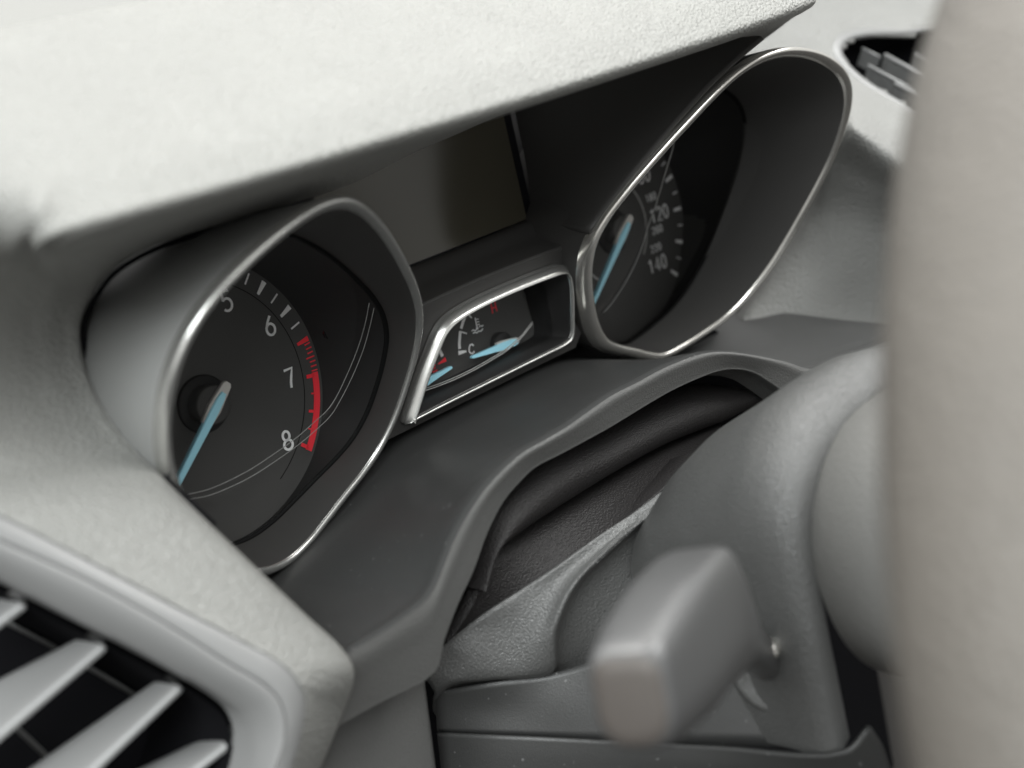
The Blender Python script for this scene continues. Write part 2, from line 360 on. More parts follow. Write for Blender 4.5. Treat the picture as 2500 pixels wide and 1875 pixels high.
patch('arched_lip', [r[6:] for r in rows], 'char_lip', trim, ku=4, kv=4)

# ================================================================== instrument cluster
clus = thing('instrument_cluster', 'black instrument cluster with two silver-ringed dials, dark display and small fuel gauge', 'instrument cluster')
TACH = [(39.1, 3.4), (40.2, -5.9), (42.9, -15.1), (46.7, -23.8), (52.4, -31.2), (60.1, -36.6), (68.6, -40.9), (77.0, -45.3), (85.6, -49.4), (94.7, -51.4), (103.9, -50.1), (112.7, -46.5), (120.9, -41.7), (128.0, -35.5), (133.9, -28.0), (138.5, -19.7), (142.6, -11.1), (146.6, -2.5), (149.8, 6.5), (151.3, 15.9), (150.7, 25.3), (147.6, 34.1), (141.9, 41.5), (134.2, 47.0), (125.6, 51.0), (116.6, 54.2), (107.4, 56.6), (98.0, 57.9), (88.6, 57.1), (79.9, 53.6), (72.1, 48.3), (64.8, 42.1), (58.1, 35.4), (51.7, 28.2), (45.8, 20.7), (41.2, 12.5)]
SPEED = [(39.0, 0.2), (41.7, -8.8), (45.4, -17.5), (49.9, -25.8), (55.8, -33.1), (63.5, -38.3), (72.0, -42.6), (80.4, -47.0), (89.0, -50.1), (98.1, -49.3), (107.2, -47.0), (116.2, -44.0), (124.1, -39.2), (130.7, -32.4), (136.0, -24.6), (140.1, -16.1), (143.5, -7.2), (146.5, 1.8), (148.7, 11.0), (149.2, 20.4), (148.0, 29.7), (144.0, 38.0), (137.5, 44.7), (129.6, 49.9), (121.1, 53.9), (112.1, 56.8), (102.7, 58.4), (93.4, 58.0), (84.4, 55.2), (76.5, 50.2), (69.1, 44.3), (61.8, 38.2), (54.8, 31.8), (48.0, 25.1), (42.0, 17.9), (38.5, 9.5)]
def rim_n(xp, u): return 27.95 + .6 * u + .25 * xp
def dialset(shape, sg, hubx, kind):
    P = spline([V(xp, u, 0) for xp, u in shape], 4, True)
    cen = np.array((95.0, 4.0))
    def ring(inset, dn, sx=1, sy=1):
        out = []
        for p in P:
            d = p[:2] - cen; L = np.linalg.norm(d); q = cen + d * (L - inset) / L
            out.append(V(MID + sg * q[0], q[1], rim_n(q[0], q[1]) + dn))
        return out
    seam = []; inner = []; dialc = []; seam2 = []
    for p in P:
        q = np.array((97 + .975 * (p[0] - 97), .875 * p[1])); seam.append(V(MID + sg * q[0], q[1], 23 + .45 * q[1]))
        d = q - np.array((MID, 0)); a = math.atan2(d[1], d[0]); rr = np.linalg.norm(d)
        seam2.append(V(MID + sg * (MID + d[0] * (rr - 1.2) / rr), d[1] * (rr - 1.2) / rr, 23 + .45 * q[1] - 1.5))
        dialc.append(V(MID + sg * (MID + 44.2 * math.cos(a)), 44.2 * math.sin(a), -.6))
    # ring profile: pod outside -> crest -> inside
    loft(kind + '_bezel_ring', [ring(-.3, -5), ring(0, -1.6), ring(.5, -.5), ring(1.3, 0), ring(2.2, -.1), ring(2.9, -.7), ring(3.2, -1.6)], 'silver' if sg < 0 else 'chrome', clus)
    loft(kind + '_bezel_funnel', [ring(3.2, -1.6), ring(3.5, -2.5), seam], 'funnel', clus)
    s3 = [p + (V(hubx, 0, p[2]) - p) * .022 + V(0, 0, -1.2) for p in seam]
    loft(kind + '_seam_groove', [seam, [p + V(0, 0, -1.6) for p in seam], s3], 'groove', clus)
    loft(kind + '_inner_wall', [s3, dialc], 'tube', clus)
    # outside of the pod
    def podring(f, dn):
        out = []
        for p in ring(-.3, -5):
            out.append(V(hubx + (p[0] - hubx) * (1 - .10 * f), (p[1]) * (1 - .12 * f), p[2] * (1 - f) + f * (-14)))
        return out
    loft(kind + '_pod', [ring(-.3, -5), podring(.25, 0), podring(.6, 0), podring(1, 0)], 'podgrey', clus)
    # lens
    c = np.mean(s3, 0) + V(0, 0, 1.2)
    vs = [c] + [p + V(0, 0, .9) for p in s3]; N = len(s3)
    mesh(kind + '_lens', vs, [(0, 1 + i, 1 + (i + 1) % N) for i in range(N)], 'lens', clus)
    # dial face
    N = 96; vs = [V(hubx, 0, 0)] + [V(hubx + 44.4 * math.cos(a), 44.4 * math.sin(a), 0) for a in np.linspace(0, 2 * math.pi, N, endpoint=False)]
    return mesh(kind + '_face', vs, [(0, 1 + i, 1 + (i + 1) % N) for i in range(N)], 'dial', clus, smooth=False)
tface = dialset(TACH, -1, 0, 'tachometer')
sface = dialset(SPEED, 1, DX, 'speedometer')
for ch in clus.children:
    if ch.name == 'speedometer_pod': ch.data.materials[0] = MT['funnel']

def polar(cx, r, deg): a = math.radians(deg); return (cx + r * math.sin(a), r * math.cos(a))
def tick(parent, cx, deg, r0, r1, w0, w1, m):
    strokes('tick_mark', [([polar(cx, r0, deg), polar(cx, r1, deg)], w0, w1)], .12, m, parent, .2)
SW = 130 / 4
# tachometer scale 0..8
for i in range(0, 33):
    v = i / 4
    if v > 7: break
    d = (v - 4) * SW
    if v < 6.5:
        if i % 2 == 0: tick(tface, 0, d, 38.6, 43.2, .95, 1.75, 'white')
        else: tick(tface, 0, d, 39.2, 42.9, .55, .55, 'white')
tick(tface, 0, (6.5 - 4) * SW, 38.6, 43.2, .9, 1.7, 'red')
for j in range(1, 8):
    tick(tface, 0, (6.5 + j * .0625 - 4) * SW, 40.0 if j == 4 else 41.0, 43.2, .4, .4, 'red')
polys = [([polar(0, 42.0, a) for a in np.linspace((7 - 4) * SW - 1.2, (8 - 4) * SW + 1.2, 28)], 2.3)]
for v, r0, wd in ((7, 38.6, 1.2), (7.25, 39.8, .5), (7.5, 39.0, .9), (7.75, 39.8, .5), (8, 38.6, 1.2)):
    polys.append(([polar(0, r0, (v - 4) * SW), polar(0, 41.5, (v - 4) * SW)], wd))
strokes('red_line_band', polys, .12, 'red', tface, .2)
strokes('scale_groove', [([polar(0, 37.3, a) for a in np.linspace(-150, 150, 90)], .28)], .05, 'groove', tface, .08)
for ch, c in {'5': (17.6, 26.9), '6': (30.1, 14.9), '7': (32.2, -3.3), '8': (24.9, -21.6), '4': (0, 32), '3': (-17.6, 26.9), '2': (-30.1, 14.9), '1': (-32.2, -3.3), '0': (-24.9, -21.6)}.items():
    if ch in GLY: text('numeral', ch, c[0], c[1], 6.0, .78, .12, 'white', tface, 1.0)
# needles
def needle(name, cx, tip, tail, face, sc_=1.0, n=8.0, capr=6.6):
    tip = np.array(tip); tail = np.array(tail)
    d = tip - tail; L = np.linalg.norm(d); d /= L; q = np.array((-d[1], d[0]))
    def prism(prof, z0, z1, m, parent, nm):
        vs = []; fs = []
        Lf = [tail + d * s + q * ww for s, ww in prof]; Rt = [tail + d * s - q * ww for s, ww in prof][::-1]
        lo = Lf + Rt; N = len(lo)
        for z, k in ((z0, 1), (z1 - .3, 1), (z1, .8)):
            c = [(tail + d * s) for s, _ in prof]; c = c + c[::-1]
            for p, cc in zip(lo, c): vs.append(((cc + (p - cc) * k)[0], (cc + (p - cc) * k)[1], z))
        for k in range(2):
            for j in range(N): fs.append((k * N + j, k * N + (j + 1) % N, (k + 1) * N + (j + 1) % N, (k + 1) * N + j))
        fs += [tuple(range(2 * N, 3 * N)), tuple(range(N - 1, -1, -1))]
        return mesh(nm, vs, fs, m, parent, smooth=False)
    s = sc_
    o = prism([(3.6 * s, .9 * s), (6 * s, 1.35 * s), (10 * s, 1.5 * s), (L * .55, 1.15 * s), (L - .8, .7 * s), (L, .35 * s)], n - 1.2, n + .5, 'blue', clus, name)
    prism([(0, 1.0 * s), (.8 * s, 1.6 * s), (9 * s, 2.3 * s), (14.5 * s, 1.7 * s)], n - 1.6, n - .1, 'clearcase', o, 'needle_casing')
    prism([(14 * s, 2.6 * s), (L - 1, 1.6 * s)], .6, .9, 'clearcase', o, 'needle_light_guide') if False else None
    for r, z0, z1, nm, m in ((capr * 1.35, .05, 1.2, 'hub_base', 'tube'), (capr * .9, 1.2, n - 1.7, 'hub_cap', 'dial')):
        A = np.linspace(0, 2 * math.pi, 40, endpoint=False)
        cc = [[V(cx + rr * math.cos(a), rr * math.sin(a) if sc_ == 1 else hub_u[0] + rr * math.sin(a), z) for a in A] for rr, z in ((r, z0), (r, z1 - .5), (r - .5, z1))]
        loft(nm, cc, m, o, cap1=True)
    return o
hub_u = [0]
needle('tachometer_needle', 0, (-31, -26.5), (5.9, 5.0), tface)
needle('speedometer_needle', DX, (DX - 31, -24), (DX + 4.4, 4.6), sface)
# shadowed recess round the tachometer hub and thin light guide stripe left of the needle
# speedometer scale 0..140
for v in range(0, 141, 5):
    d = (v - 70) * 130 / 70
    if v % 10 == 0: tick(sface, DX, d, 38.8, 43.2, 1.2, 1.5, 'white')
    else: tick(sface, DX, d, 40.4, 43.0, .6, .6, 'white')
strokes('inner_ring', [([(DX + 20.6 * math.sin(a), 20.6 * math.cos(a)) for a in np.linspace(-2.5, 2.3, 70)], .7)], .1, 'pale_line', sface, .12)
for s_, x, u_ in (('120', 29.3, -.8), ('140', 22.2, -19.8), ('100', 22.6, 16.0)):
    text('speed_numeral', s_, DX + x, u_, 5.4, .62, .12, 'white', sface, .95, .8)
for s_, x, u_ in (('180', 26.2, 6.8), ('200', 26.2, -6.6), ('220', 23.2, -13.4)):
    text('small_speed_numeral', s_, DX + x, u_, 2.9, .34, .12, 'white', sface, .95, .85)
# thin grey tubes drawn as the reflection lines on the clear dial lenses
def zt(u, v): return (150 + .615 * u, 420 + .615 * v)
refl_outer = [(1245, 520), (1225, 610), (1200, 700), (1160, 800), (1110, 900), (1070, 965), (1020, 1015), (950, 1075), (860, 1140), (760, 1205), (660, 1255), (580, 1285), (500, 1300)]
refl_inner = [(1222, 520), (1205, 605), (1180, 690), (1140, 790), (1092, 890), (1055, 945), (1003, 993), (935, 1053), (845, 1118), (747, 1182), (650, 1232), (575, 1262), (500, 1280)]
for rb in (refl_outer, refl_inner):
    tube('lens_rib_and_reflection', spline([at(*zt(*q), 21, .45) for q in rb], 4), .11, 'pale_line', clus, seg=6)
def z3(u, v): return (1420 + .2651 * u, 300 + .2651 * v)
tube('lens_rib_and_reflection', spline([at(*z3(*q), 21, .45) for q in [(870, 100), (830, 270), (780, 430), (735, 590), (690, 740), (640, 880), (600, 990), (560, 1130), (500, 1280), (420, 1440), (300, 1630), (200, 1750)]], 4), .28, 'pale_line', clus, seg=6)

# ---- centre face: display recess, ridge and flange round the rings
def rl(px, py, dn=-7): # point on the ring plane (right-hand dial), dn behind it
    d = np.array([(px - 1250) / FOC, (937.5 - py) / FOC, -1.0]) @ ROT
    s = (27.95 + dn + .6 * EYE[1] + .25 * (EYE[0] - MID) - EYE[2]) / (d[2] - .6 * d[1] - .25 * d[0]); return EYE + s * d
FA = 26.5                                            # face plane n = FA + .3 u
rh = [at(1236, 655, FA - 1, .3), at(1300, 631, FA - 1, .3), at(1360, 609, FA - 1, .3), at(1402, 593, FA - 1, .3), at(1420, 584, FA - .5, .3), rl(1436, 566, -3), rl(1456, 540, -3), rl(1502, 478, -3), rl(1562, 402, -3), rl(1642, 307, -3), rl(1722, 219, -3), rl(1802, 142, -3), rl(1862, 92, -3)]
sh = [at(1175, 586, 8), at(1220, 567, 8), at(1260, 550, 8), at(1290, 538, 8), at(1306, 530, 8), at(1312, 522, 8), at(1311, 510, 8), at(1302, 450, 8), at(1290, 380, 8), at(1275, 310, 8), at(1262, 250, 8), at(1250, 200, 8), at(1240, 160, 8)]
rh[0][0] = MID; sh[0][0] = MID
mir = lambda P: [V(DX - p[0] + np.interp(p[1], [6, 12], [0, 6]), p[1], p[2]) for p in P]
ridgeL = mir(rh[4:0:-1]) + rh; scr = mir(sh[4:0:-1]) + sh
for p in ridgeL: p[0] = max(p[0], MID - 39)
rows = []
for a, b in zip(ridgeL, scr):
    rows.append([a + V(0, -.3, .1), a + V(0, .5, -.5), a + V(0, .9, -2.0), a + (b - a) * .45 + V(0, 0, -4), b + V(0, 0, .3) + (a - b) * .06, b + V(0, 0, -2)])
patch('display_recess', rows, 'funnel', clus, ku=5, kv=5)
# flange strips climbing beside the rings
for sg in (1,):
    fl_ = []
    for a in rh[5:] if sg > 0 else rh[5:-3]:
        xp = a[0] - MID
        q = a + V(1.0, -.8, -2)
        fl_.append([p if sg > 0 else V(DX - p[0] + 6, p[1], p[2]) for p in (a + V(0, -.3, .1), a + V(.8, -.7, .0), a + V(1.2, -1.0, -.8), q)])
    patch('ring_flange', fl_, 'funnel', clus, ku=5, kv=4)
from mathutils.geometry import delaunay_2d_cdt
bz = [(1003, 1042), (1018, 985), (1037, 925), (1062, 860), (1082, 813), (1102, 786), (1128, 765), (1180, 735), (1240, 707), (1300, 682), (1350, 663), (1377, 654), (1395, 654), (1406, 668), (1412, 705), (1413, 770), (1412, 815), (1404, 838), (1385, 855), (1340, 878), (1260, 918), (1160, 968), (1080, 1008), (1030, 1034), (1012, 1043)]
GA, GB = 31.0, .3
hole = spline([at(x, y, GA, GB) for x, y in bz], 2, True)
hole = [(p[0] + (MID - p[0]) * .02, p[1] * .97 - .4) for p in hole]
rt = [p for p in rh[:5]]
outer = [(p[0], p[1] - .3) for p in mir(rt[:0:-1])] + [(p[0], p[1] - .3) for p in rt]
outer += [(MID + 40, 2), (MID + 40.5, -6), (MID + 44, -17), (MID + 50, -26), (MID + 47, -30.6), (MID - 47, -30.6), (MID - 50, -26), (MID - 44, -17), (MID - 40.5, -6), (MID - 39, 2)]
outer = [(max(p[0], MID - 39.2) if p[1] > 0 else p[0], p[1]) for p in outer]
pts = [Vector(p) for p in outer] + [Vector(p) for p in hole]
no = len(outer); nh = len(hole)
r_ = delaunay_2d_cdt(pts, [], [list(range(no)), list(range(no, no + nh))], 0, 1e-6)
def inside(p, poly):
    c = False; j = len(poly) - 1
    for i in range(len(poly)):
        if (poly[i][1] > p[1]) != (poly[j][1] > p[1]) and p[0] < (poly[j][0] - poly[i][0]) * (p[1] - poly[i][1]) / (poly[j][1] - poly[i][1]) + poly[i][0]: c = not c
        j = i
    return c
fs = []
for f in r_[2]:
    c = sum((Vector(r_[0][i]) for i in f), Vector((0, 0))) / len(f)
    if inside(c, outer) and not inside(c, hole): fs.append(tuple(f))
mesh('centre_face', [V(v.x, v.y, FA - 1 + .3 * v.y) for v in r_[0]], fs, 'funnel', clus, smooth=False)
# display
def slab(name, pts, n, h, m, parent, b=0.0):
    P = [np.array(p) for p in pts]; N = len(P)
    vs = [V(p[0], p[1], n + b * p[1]) for p in P] + [V(p[0], p[1], n - h + b * p[1]) for p in P]
    fs = [tuple(range(N)), tuple(range(2 * N - 1, N - 1, -1))] + [(i, N + i, N + (i + 1) % N, (i + 1) % N) for i in range(N)]
    return mesh(name, vs, fs, m, parent, smooth=False, face_eye=False)
def rrect(x0, x1, y0, y1, r, k=5):
    out = []
    for cx, cy, a0 in ((x1 - r, y1 - r, 0), (x0 + r, y1 - r, 90), (x0 + r, y0 + r, 180), (x1 - r, y0 + r, 270)):
        out += [(cx + r * math.cos(math.radians(a)), cy + r * math.sin(math.radians(a))) for a in np.linspace(a0, a0 + 90, k)]
    return out
slab('display_surround', rrect(MID - 51, MID + 51, 4, 76, 3), 5.6, 2, 'gloss', clus)
slab('display_screen', rrect(MID - 46.5, MID + 46.5, 18.2, 70, 1.5), 6.6, 1.0, 'screen', clus)

slab('cluster_back_plate', rrect(-70, DX + 70, -75, 62, 10), -16, 2, 'tube', clus)
# ---- fuel and temperature gauge window
def z4(u, v): return (1000 + .1929 * u, 660 + .1929 * v)
# outer edge of the small bezel on its plane
B0 = spline([at(x, y, GA, GB) for x, y in bz], 4, True)
def inset(P, d, dn):
    c = P.mean(0); N = len(P); out = []
    T = np.roll(P, -1, 0) - np.roll(P, 1, 0); T /= np.linalg.norm(T, axis=1)[:, None]
    nrm = V(0, -GB, 1); nrm /= np.linalg.norm(nrm)
    for i in range(N):
        q = np.cross(nrm, T[i]);
        if q @ (c - P[i]) < 0: q = -q
        out.append(P[i] + q * d + nrm * dn)
    return np.array(out)
I1 = inset(B0, 2.7, -1.6)
loft('gauge_bezel_ring', [inset(B0, 0, -5), inset(B0, .0, -3.0), inset(B0, .35, -2.3), inset(B0, 1.2, -1.1), inset(B0, 2.0, -.2), inset(B0, 2.4, -.15), inset(B0, 2.65, -.5), I1], 'silver', clus)
gc = I1.mean(0)
Wl = [V(p[0] + (gc[0] - p[0]) * -.02, p[1] + (gc[1] - p[1]) * .05, 13 + .1 * p[1]) for p in I1]
loft('gauge_bezel_wall', [I1, inset(B0, 2.9, -2.4), Wl], 'tube', clus)
Gf = [V(p[0], p[1], 3.6) for p in Wl]
loft('gauge_inner_wall', [Wl, Gf], 'tube', clus)
N = len(Gf); c = np.mean(Gf, 0)
gface = mesh('gauge_face', [c] + [p + (p - c) * .15 for p in Gf], [(0, 1 + i, 1 + (i + 1) % N) for i in range(N)], 'dial', clus, smooth=False)
mesh('gauge_lens', [np.mean(Wl, 0) + V(0, 0, 3)] + [p + V(0, 0, 3) for p in Wl], [(0, 1 + i, 1 + (i + 1) % N) for i in range(N)], 'lens', clus)
GN = 3.7
def gp(u, v): p = at(*z4(u, v), GN); return (p[0], p[1])
def gs(name, polys, m): return strokes(name, [([gp(*q) for q in P], *wd) for P, *wd in polys], GN, m, gface, .12)
gs('temperature_arc', [([(632, 995), (628, 930), (632, 860), (640, 770)], 1.15), ([(650, 738), (675, 650), (705, 575), (740, 510), (775, 462)], 1.15), ([(640, 775), (722, 800)], .5), ([(725, 540), (785, 602)], .5), ([(880, 412), (897, 452)], .45)], 'white')
gs('temperature_tick', [([(618, 1046), (715, 1024)], 1.5, .7)], 'white')
gs('fuel_arc', [([(362, 980), (415, 1088)], 1.25)], 'white')
gs('fuel_tick', [([(358, 1188), (458, 1125)], .3, 1.6)], 'red')
gs('letter_c', [([(808, 955), (790, 935), (765, 945), (752, 985), (755, 1030), (775, 1052), (800, 1050), (820, 1025)], .55)], 'white')
gs('letter_h', [([(1025, 415), (1052, 545)], .5), ([(1075, 400), (1105, 520)], .5), ([(1040, 482), (1092, 465)], .5)], 'red')
gs('letter_e', [([(325, 1198), (272, 1218), (295, 1290), (350, 1262)], .5), ([(285, 1248), (325, 1232)], .45)], 'red')
gs('red_dot', [([(1030, 345), (1038, 370)], .5)], 'red'); gs('red_dot', [([(302, 1150), (318, 1165)], .6)], 'red')
gs('coolant_symbol', [([(828, 600), (855, 735)], .5), ([(845, 622), (872, 615)], .35), ([(852, 655), (880, 648)], .35), ([(858, 690), (885, 680)], .35), ([(848, 722), (862, 745)], 1.0),
    ([(786, 768), (805, 752), (825, 765), (845, 752)], .4), ([(880, 718), (900, 700), (915, 708), (932, 695)], .4), ([(803, 798), (825, 782), (848, 792), (875, 768), (898, 772), (928, 738)], .45)], 'white')
# gauge needles
def gneedle(name, tip, tail, w0, w1):
    t0 = at(*z4(*tail), 8.5); t1 = at(*z4(*tip), 8.5)
    d = t1 - t0; L = np.linalg.norm(d); d /= L; q = V(-d[1], d[0], 0)
    def pr2(prof, z0, z1, m, parent, nm):
        lo = [t0 + d * s * L + q * ww for s, ww in prof] + [t0 + d * s * L - q * ww for s, ww in prof][::-1]; N = len(lo)
        vs = [V(p[0], p[1], z0) for p in lo] + [V(p[0], p[1], z1) for p in lo]
        fs = [tuple(range(N, 2 * N)), tuple(range(N - 1, -1, -1))] + [(i, (i + 1) % N, N + (i + 1) % N, N + i) for i in range(N)]
        return mesh(nm, vs, fs, m, parent, smooth=False)
    o = pr2([(.02, w0 * .6), (.1, w0 * .95), (.3, w0), (.6, w0 * .7), (.97, w1), (1, w1 * .6)], 7.6, 8.8, 'blue', clus, name)
    pr2([(-.035, w0 * .55), (0, w0 * .95), (.3, w0 * 1.35), (.42, w0 * 1.2)], 6.6, 8.0, 'clearcase', o, 'needle_casing')
    cx, cu = (t0 + d * L * .22)[:2]
    A = np.linspace(0, 2 * math.pi, 32, endpoint=False)
    loft('hub_cap', [[V(cx + r * math.cos(a), cu + r * math.sin(a), z) for a in A] for r, z in ((4.4, 3.8), (4.4, 6.3), (4.0, 6.7))], 'tube', o, cap1=True)
gneedle('temperature_needle', (785, 1103), (1375, 893), 1.35, .5)
gneedle('fuel_needle', (532, 1224), (60, 1500), 1.3, .5)
for dv in (0, 26):
    tube('lens_rib_and_reflection', spline([at(*z4(u, v + dv), 14) for u, v in [(150, 1508), (300, 1462), (500, 1385), (700, 1295), (900, 1190), (1080, 1085), (1200, 1010), (1320, 915), (1430, 810), (1500, 720), (1560, 650)]], 4), .20 if dv else .16, 'pale_line', clus, seg=6)

# ================================================================== air vent beside the tachometer
vent = thing('side_air_vent', 'light grey air vent with slanted slats in the near corner', 'air vent')
v0 = [(-300, 1110), (-120, 1205), (0, 1257), (199, 1359), (398, 1464), (597, 1568), (686, 1618), (726, 1657), (744, 1702), (741, 1772), (711, 1880), (660, 2000)]
v1 = [(-300, 1175), (-120, 1262), (0, 1319), (199, 1409), (398, 1518), (572, 1628), (640, 1668), (676, 1702), (692, 1740), (694, 1800), (664, 1885), (615, 2000)]
v2 = [(-300, 1270), (-120, 1355), (0, 1414), (149, 1493), (330, 1585), (480, 1666), (560, 1714), (598, 1746), (618, 1785), (622, 1830), (612, 1890), (570, 2000)]
def nv(px): return min(76 + px * .04, 104.5)
rows = []
for a, b, c in zip(v0, v1, v2):
    A_ = at(*a, nv(a[0]) - .5); B_ = at(*b, nv(b[0]) + 2); C_ = at(*c, nv(c[0]) - 2)
    rows.append([A_ + V(0, 0, -5), A_ + V(0, 0, -.5), A_ + (B_ - A_) * .08 + V(0, 0, .4), A_ + (B_ - A_) * .92, B_ + V(0, 0, -1.4), B_ + (C_ - B_) * .06 + V(0, 0, .8), B_ + (C_ - B_) * .45 + V(0, 0, 2.2), C_ + (B_ - C_) * .1 + V(0, 0, .6), C_ + V(0, 0, -1.5), C_ + V(0, 0, -9)])
patch('vent_frame', rows, 'vent_light', vent, ku=5, kv=4)
rows = [[at(*c, nv(c[0]) - 2) + V(-1, -1, -9), at(*c, nv(c[0]) - 2) + V(-3, -3, -45)] for c in v2]
patch('vent_duct', rows, 'dark_in', vent, ku=4, kv=2)
bk = [at(px, py, nv(px) - 48) for px, py in ((-700, 1100), (560, 1480), (640, 1700), (640, 2300), (-700, 2300))]
mesh('vent_back', bk, [(0, 1, 2, 3, 4)], 'dark_in', vent, smooth=False)
def slat(f0, f1, b0, b1):
    F0, F1, B0_, B1 = [at(*q, nv(q[0]) - d) for q, d in ((f0, 10), (f1, 10), (b0, 22), (b1, 22))]
    # extend to the left, out of sight
    eF = F0 + (F0 - F1) * 1.2; eB = B0_ + (B0_ - B1) * 1.2
    nrm = np.cross(F1 - F0, B1 - F1); nrm /= np.linalg.norm(nrm)
    if nrm[1] < 0: nrm = -nrm
    rows = []
    for Fp, Bp in ((eF, eB), (F0, B0_), (F0 + (F1 - F0) * .5, B0_ + (B1 - B0_) * .5), (F1 - (F1 - F0) * .06, B1 - (B1 - B0_) * .06), (F1, B1)):
        d = (Bp - Fp)
        th = 1.3
        ring = [Fp + nrm * .3, Fp + d * .06 + nrm * th * .9, Fp + d * .3 + nrm * th * 1.1, Fp + d * .8 + nrm * th, Bp + nrm * .2, Bp - nrm * .8, Fp + d * .4 - nrm * th, Fp + d * .05 - nrm * th, Fp - nrm * .8]
        rows.append(ring)
    rows.append([np.mean(rows[-1], 0) + (p - np.mean(rows[-1], 0)) * .6 + (F1 - F0) / np.linalg.norm(F1 - F0) * .9 for p in rows[-1]])
    o = loft('slat', rows, 'vent_light', vent, cap0=True, cap1=True)
    b = o.modifiers.new('round', 'SUBSURF'); b.levels = 2; b.render_levels = 2
slat((0, 1523), (58, 1479), (-60, 1482), (40, 1440))
slat((0, 1802), (256, 1580), (0, 1655), (217, 1546))
slat((239, 1875), (441, 1680), (75, 1872), (400, 1650))
slat((487, 1875), (588, 1795), (352, 1872), (560, 1776))
for a, b in (((10, 1516), (105, 1566)), ((214, 1628), (300, 1680)), ((45, 1782), (115, 1850)), ((410, 1735), (450, 1770)), ((250, 1420), (330, 1470))):
    tube('vane', [at(*a, nv(a[0]) - 36) - (at(*b, nv(b[0]) - 36) - at(*a, nv(a[0]) - 36)) * .3, at(*b, nv(b[0]) - 36) + (at(*b, nv(b[0]) - 36) - at(*a, nv(a[0]) - 36)) * .3], .5, 'shroud', vent, seg=6, rb=4)

# ================================================================== far vent
fv = thing('centre_air_vent', 'dark louvred air vent at the top right beside the steering wheel rim', 'air vent')
fo = [(2046, 118), (2058, 100), (2100, 90), (2180, 86), (2330, 84), (2420, 200), (2330, 300), (2230, 246), (2130, 190), (2060, 140)]
def fvp(px, py, dn=0): return at(px, py, 33 + (py - 190) * .19 + (px - 2050) * .06 + dn)
O3 = spline([fvp(*q, 1) for q in fo], 4, True)
from mathutils.bvhtree import BVHTree
tre = BVHTree.FromPolygons([v.co.copy() for v in right_pad.data.vertices], [tuple(p.vertices) for p in right_pad.data.polygons])
nd = Vector(W((0, 0, 1)))
for p in O3:
    hit = tre.ray_cast(Vector(W((p[0], p[1], 250))), -nd.normalized())
    if hit[0] is not None: p[2] = 250 - hit[3] * 1000
poly = [(p[0], p[1]) for p in O3]
bm = bmesh.new(); bm.from_mesh(right_pad.data)
def dialxy(co): return (co.x * 1000, (co.y * SL + co.z * CL) * 1000)
def inpoly(p, poly):
    c = False; j = len(poly) - 1
    for i in range(len(poly)):
        if (poly[i][1] > p[1]) != (poly[j][1] > p[1]) and p[0] < (poly[j][0] - poly[i][0]) * (p[1] - poly[i][1]) / (poly[j][1] - poly[i][1]) + poly[i][0]: c = not c
        j = i
    return c
bmesh.ops.delete(bm, geom=[f for f in bm.faces if inpoly(dialxy(f.calc_center_median()), poly)], context='FACES')
bm.to_mesh(right_pad.data); bm.free()
md = right_pad.modifiers.new('thickness', 'SOLIDIFY'); md.thickness = .0015; md.offset = -1
cO = O3.mean(0)
loft('vent_edge', [[p + (p - cO) / np.linalg.norm(p - cO) * d + V(0, 0, z) for p in O3] for d, z in ((6.0, -4.0), (5.0, .5), (3.0, 1.5), (.2, .6), (-1.4, -3))], 'vent_light', fv)
loft('vent_opening', [[p + (p - cO) / np.linalg.norm(p - cO) * -1.2 + V(0, 0, -3) for p in O3], [p + (cO - p) * .12 + V(0, 0, -26) for p in O3], [p + (cO - p) * .95 + V(0, 0, -30) for p in O3]], 'dark_in', fv, cap1=True)
for a, b, wd in (((2160, 134), (2300, 210), 1.0), ((2235, 132), (2330, 185), .8), ((2185, 204), (2300, 262), 1.0), ((2105, 118), (2150, 140), .6), ((2120, 160), (2240, 225), .8)):
    A_, B_ = fvp(*a, -4), fvp(*b, -3)
    tube('slat', [A_, (A_ + B_) / 2, B_], wd, 'vent_light', fv, seg=6, rb=wd)
    mesh('slat_face', [A_, B_, B_ + V(0, -7, -4), A_ + V(0, -7, -4)], [(0, 1, 2, 3)], 'shroud', fv, smooth=False)

# ================================================================== steering column
col = thing('steering_column', 'dark grey steering column shroud with black leatherette gaiter behind it', 'steering column')
# upper shroud: dome
top = [(1560, 1275, 103), (1600, 1205, 108), (1700, 1112, 114), (1800, 1022, 121), (1900, 950, 134), (1990, 893, 146), (2080, 862, 156), (2170, 838, 166), (2260, 815, 178)]
dome = []
# sections across the shroud, from behind (near the dash) to the wheel end
def sect(n, x0, x1, utop, uside, ubot, lean=0):
    cx = (x0 + x1) / 2; hw = (x1 - x0) / 2
    out = []
    for k, a in enumerate(np.linspace(180, 0, 17)):
        ca, sa = math.cos(math.radians(a)), math.sin(math.radians(a))
        ex = 2 / 2.6
        out.append(V(cx + hw * math.copysign(abs(ca) ** ex, ca), uside + (utop - uside) * abs(sa) ** ex, n + lean * sa))
    return [V(x0 + 1, ubot, n)] + out + [V(x1 - 1, ubot, n)]
secs = [sect(100, 62, 132, -60, -75, -112), sect(103, 60, 134, -53, -72, -112), sect(112, 58, 136, -42, -70, -112), sect(122, 56, 138, -34, -66, -112), sect(135, 54, 140, -27, -62, -111), sect(148, 51, 143, -19.5, -58, -110), sect(158, 50, 145, -17.5, -56, -109), sect(164, 49.5, 145.5, -19, -56, -109), sect(168.5, 50.5, 144.5, -22.5, -57, -108.5), sect(170.5, 53, 142, -26, -60, -107), sect(170, 57, 138, -30, -62, -106)]
loft('upper_shroud', [spline(s, 3) for s in [np.array(q) for q in secs]], 'shroud', col, closed=False, face_eye=False)
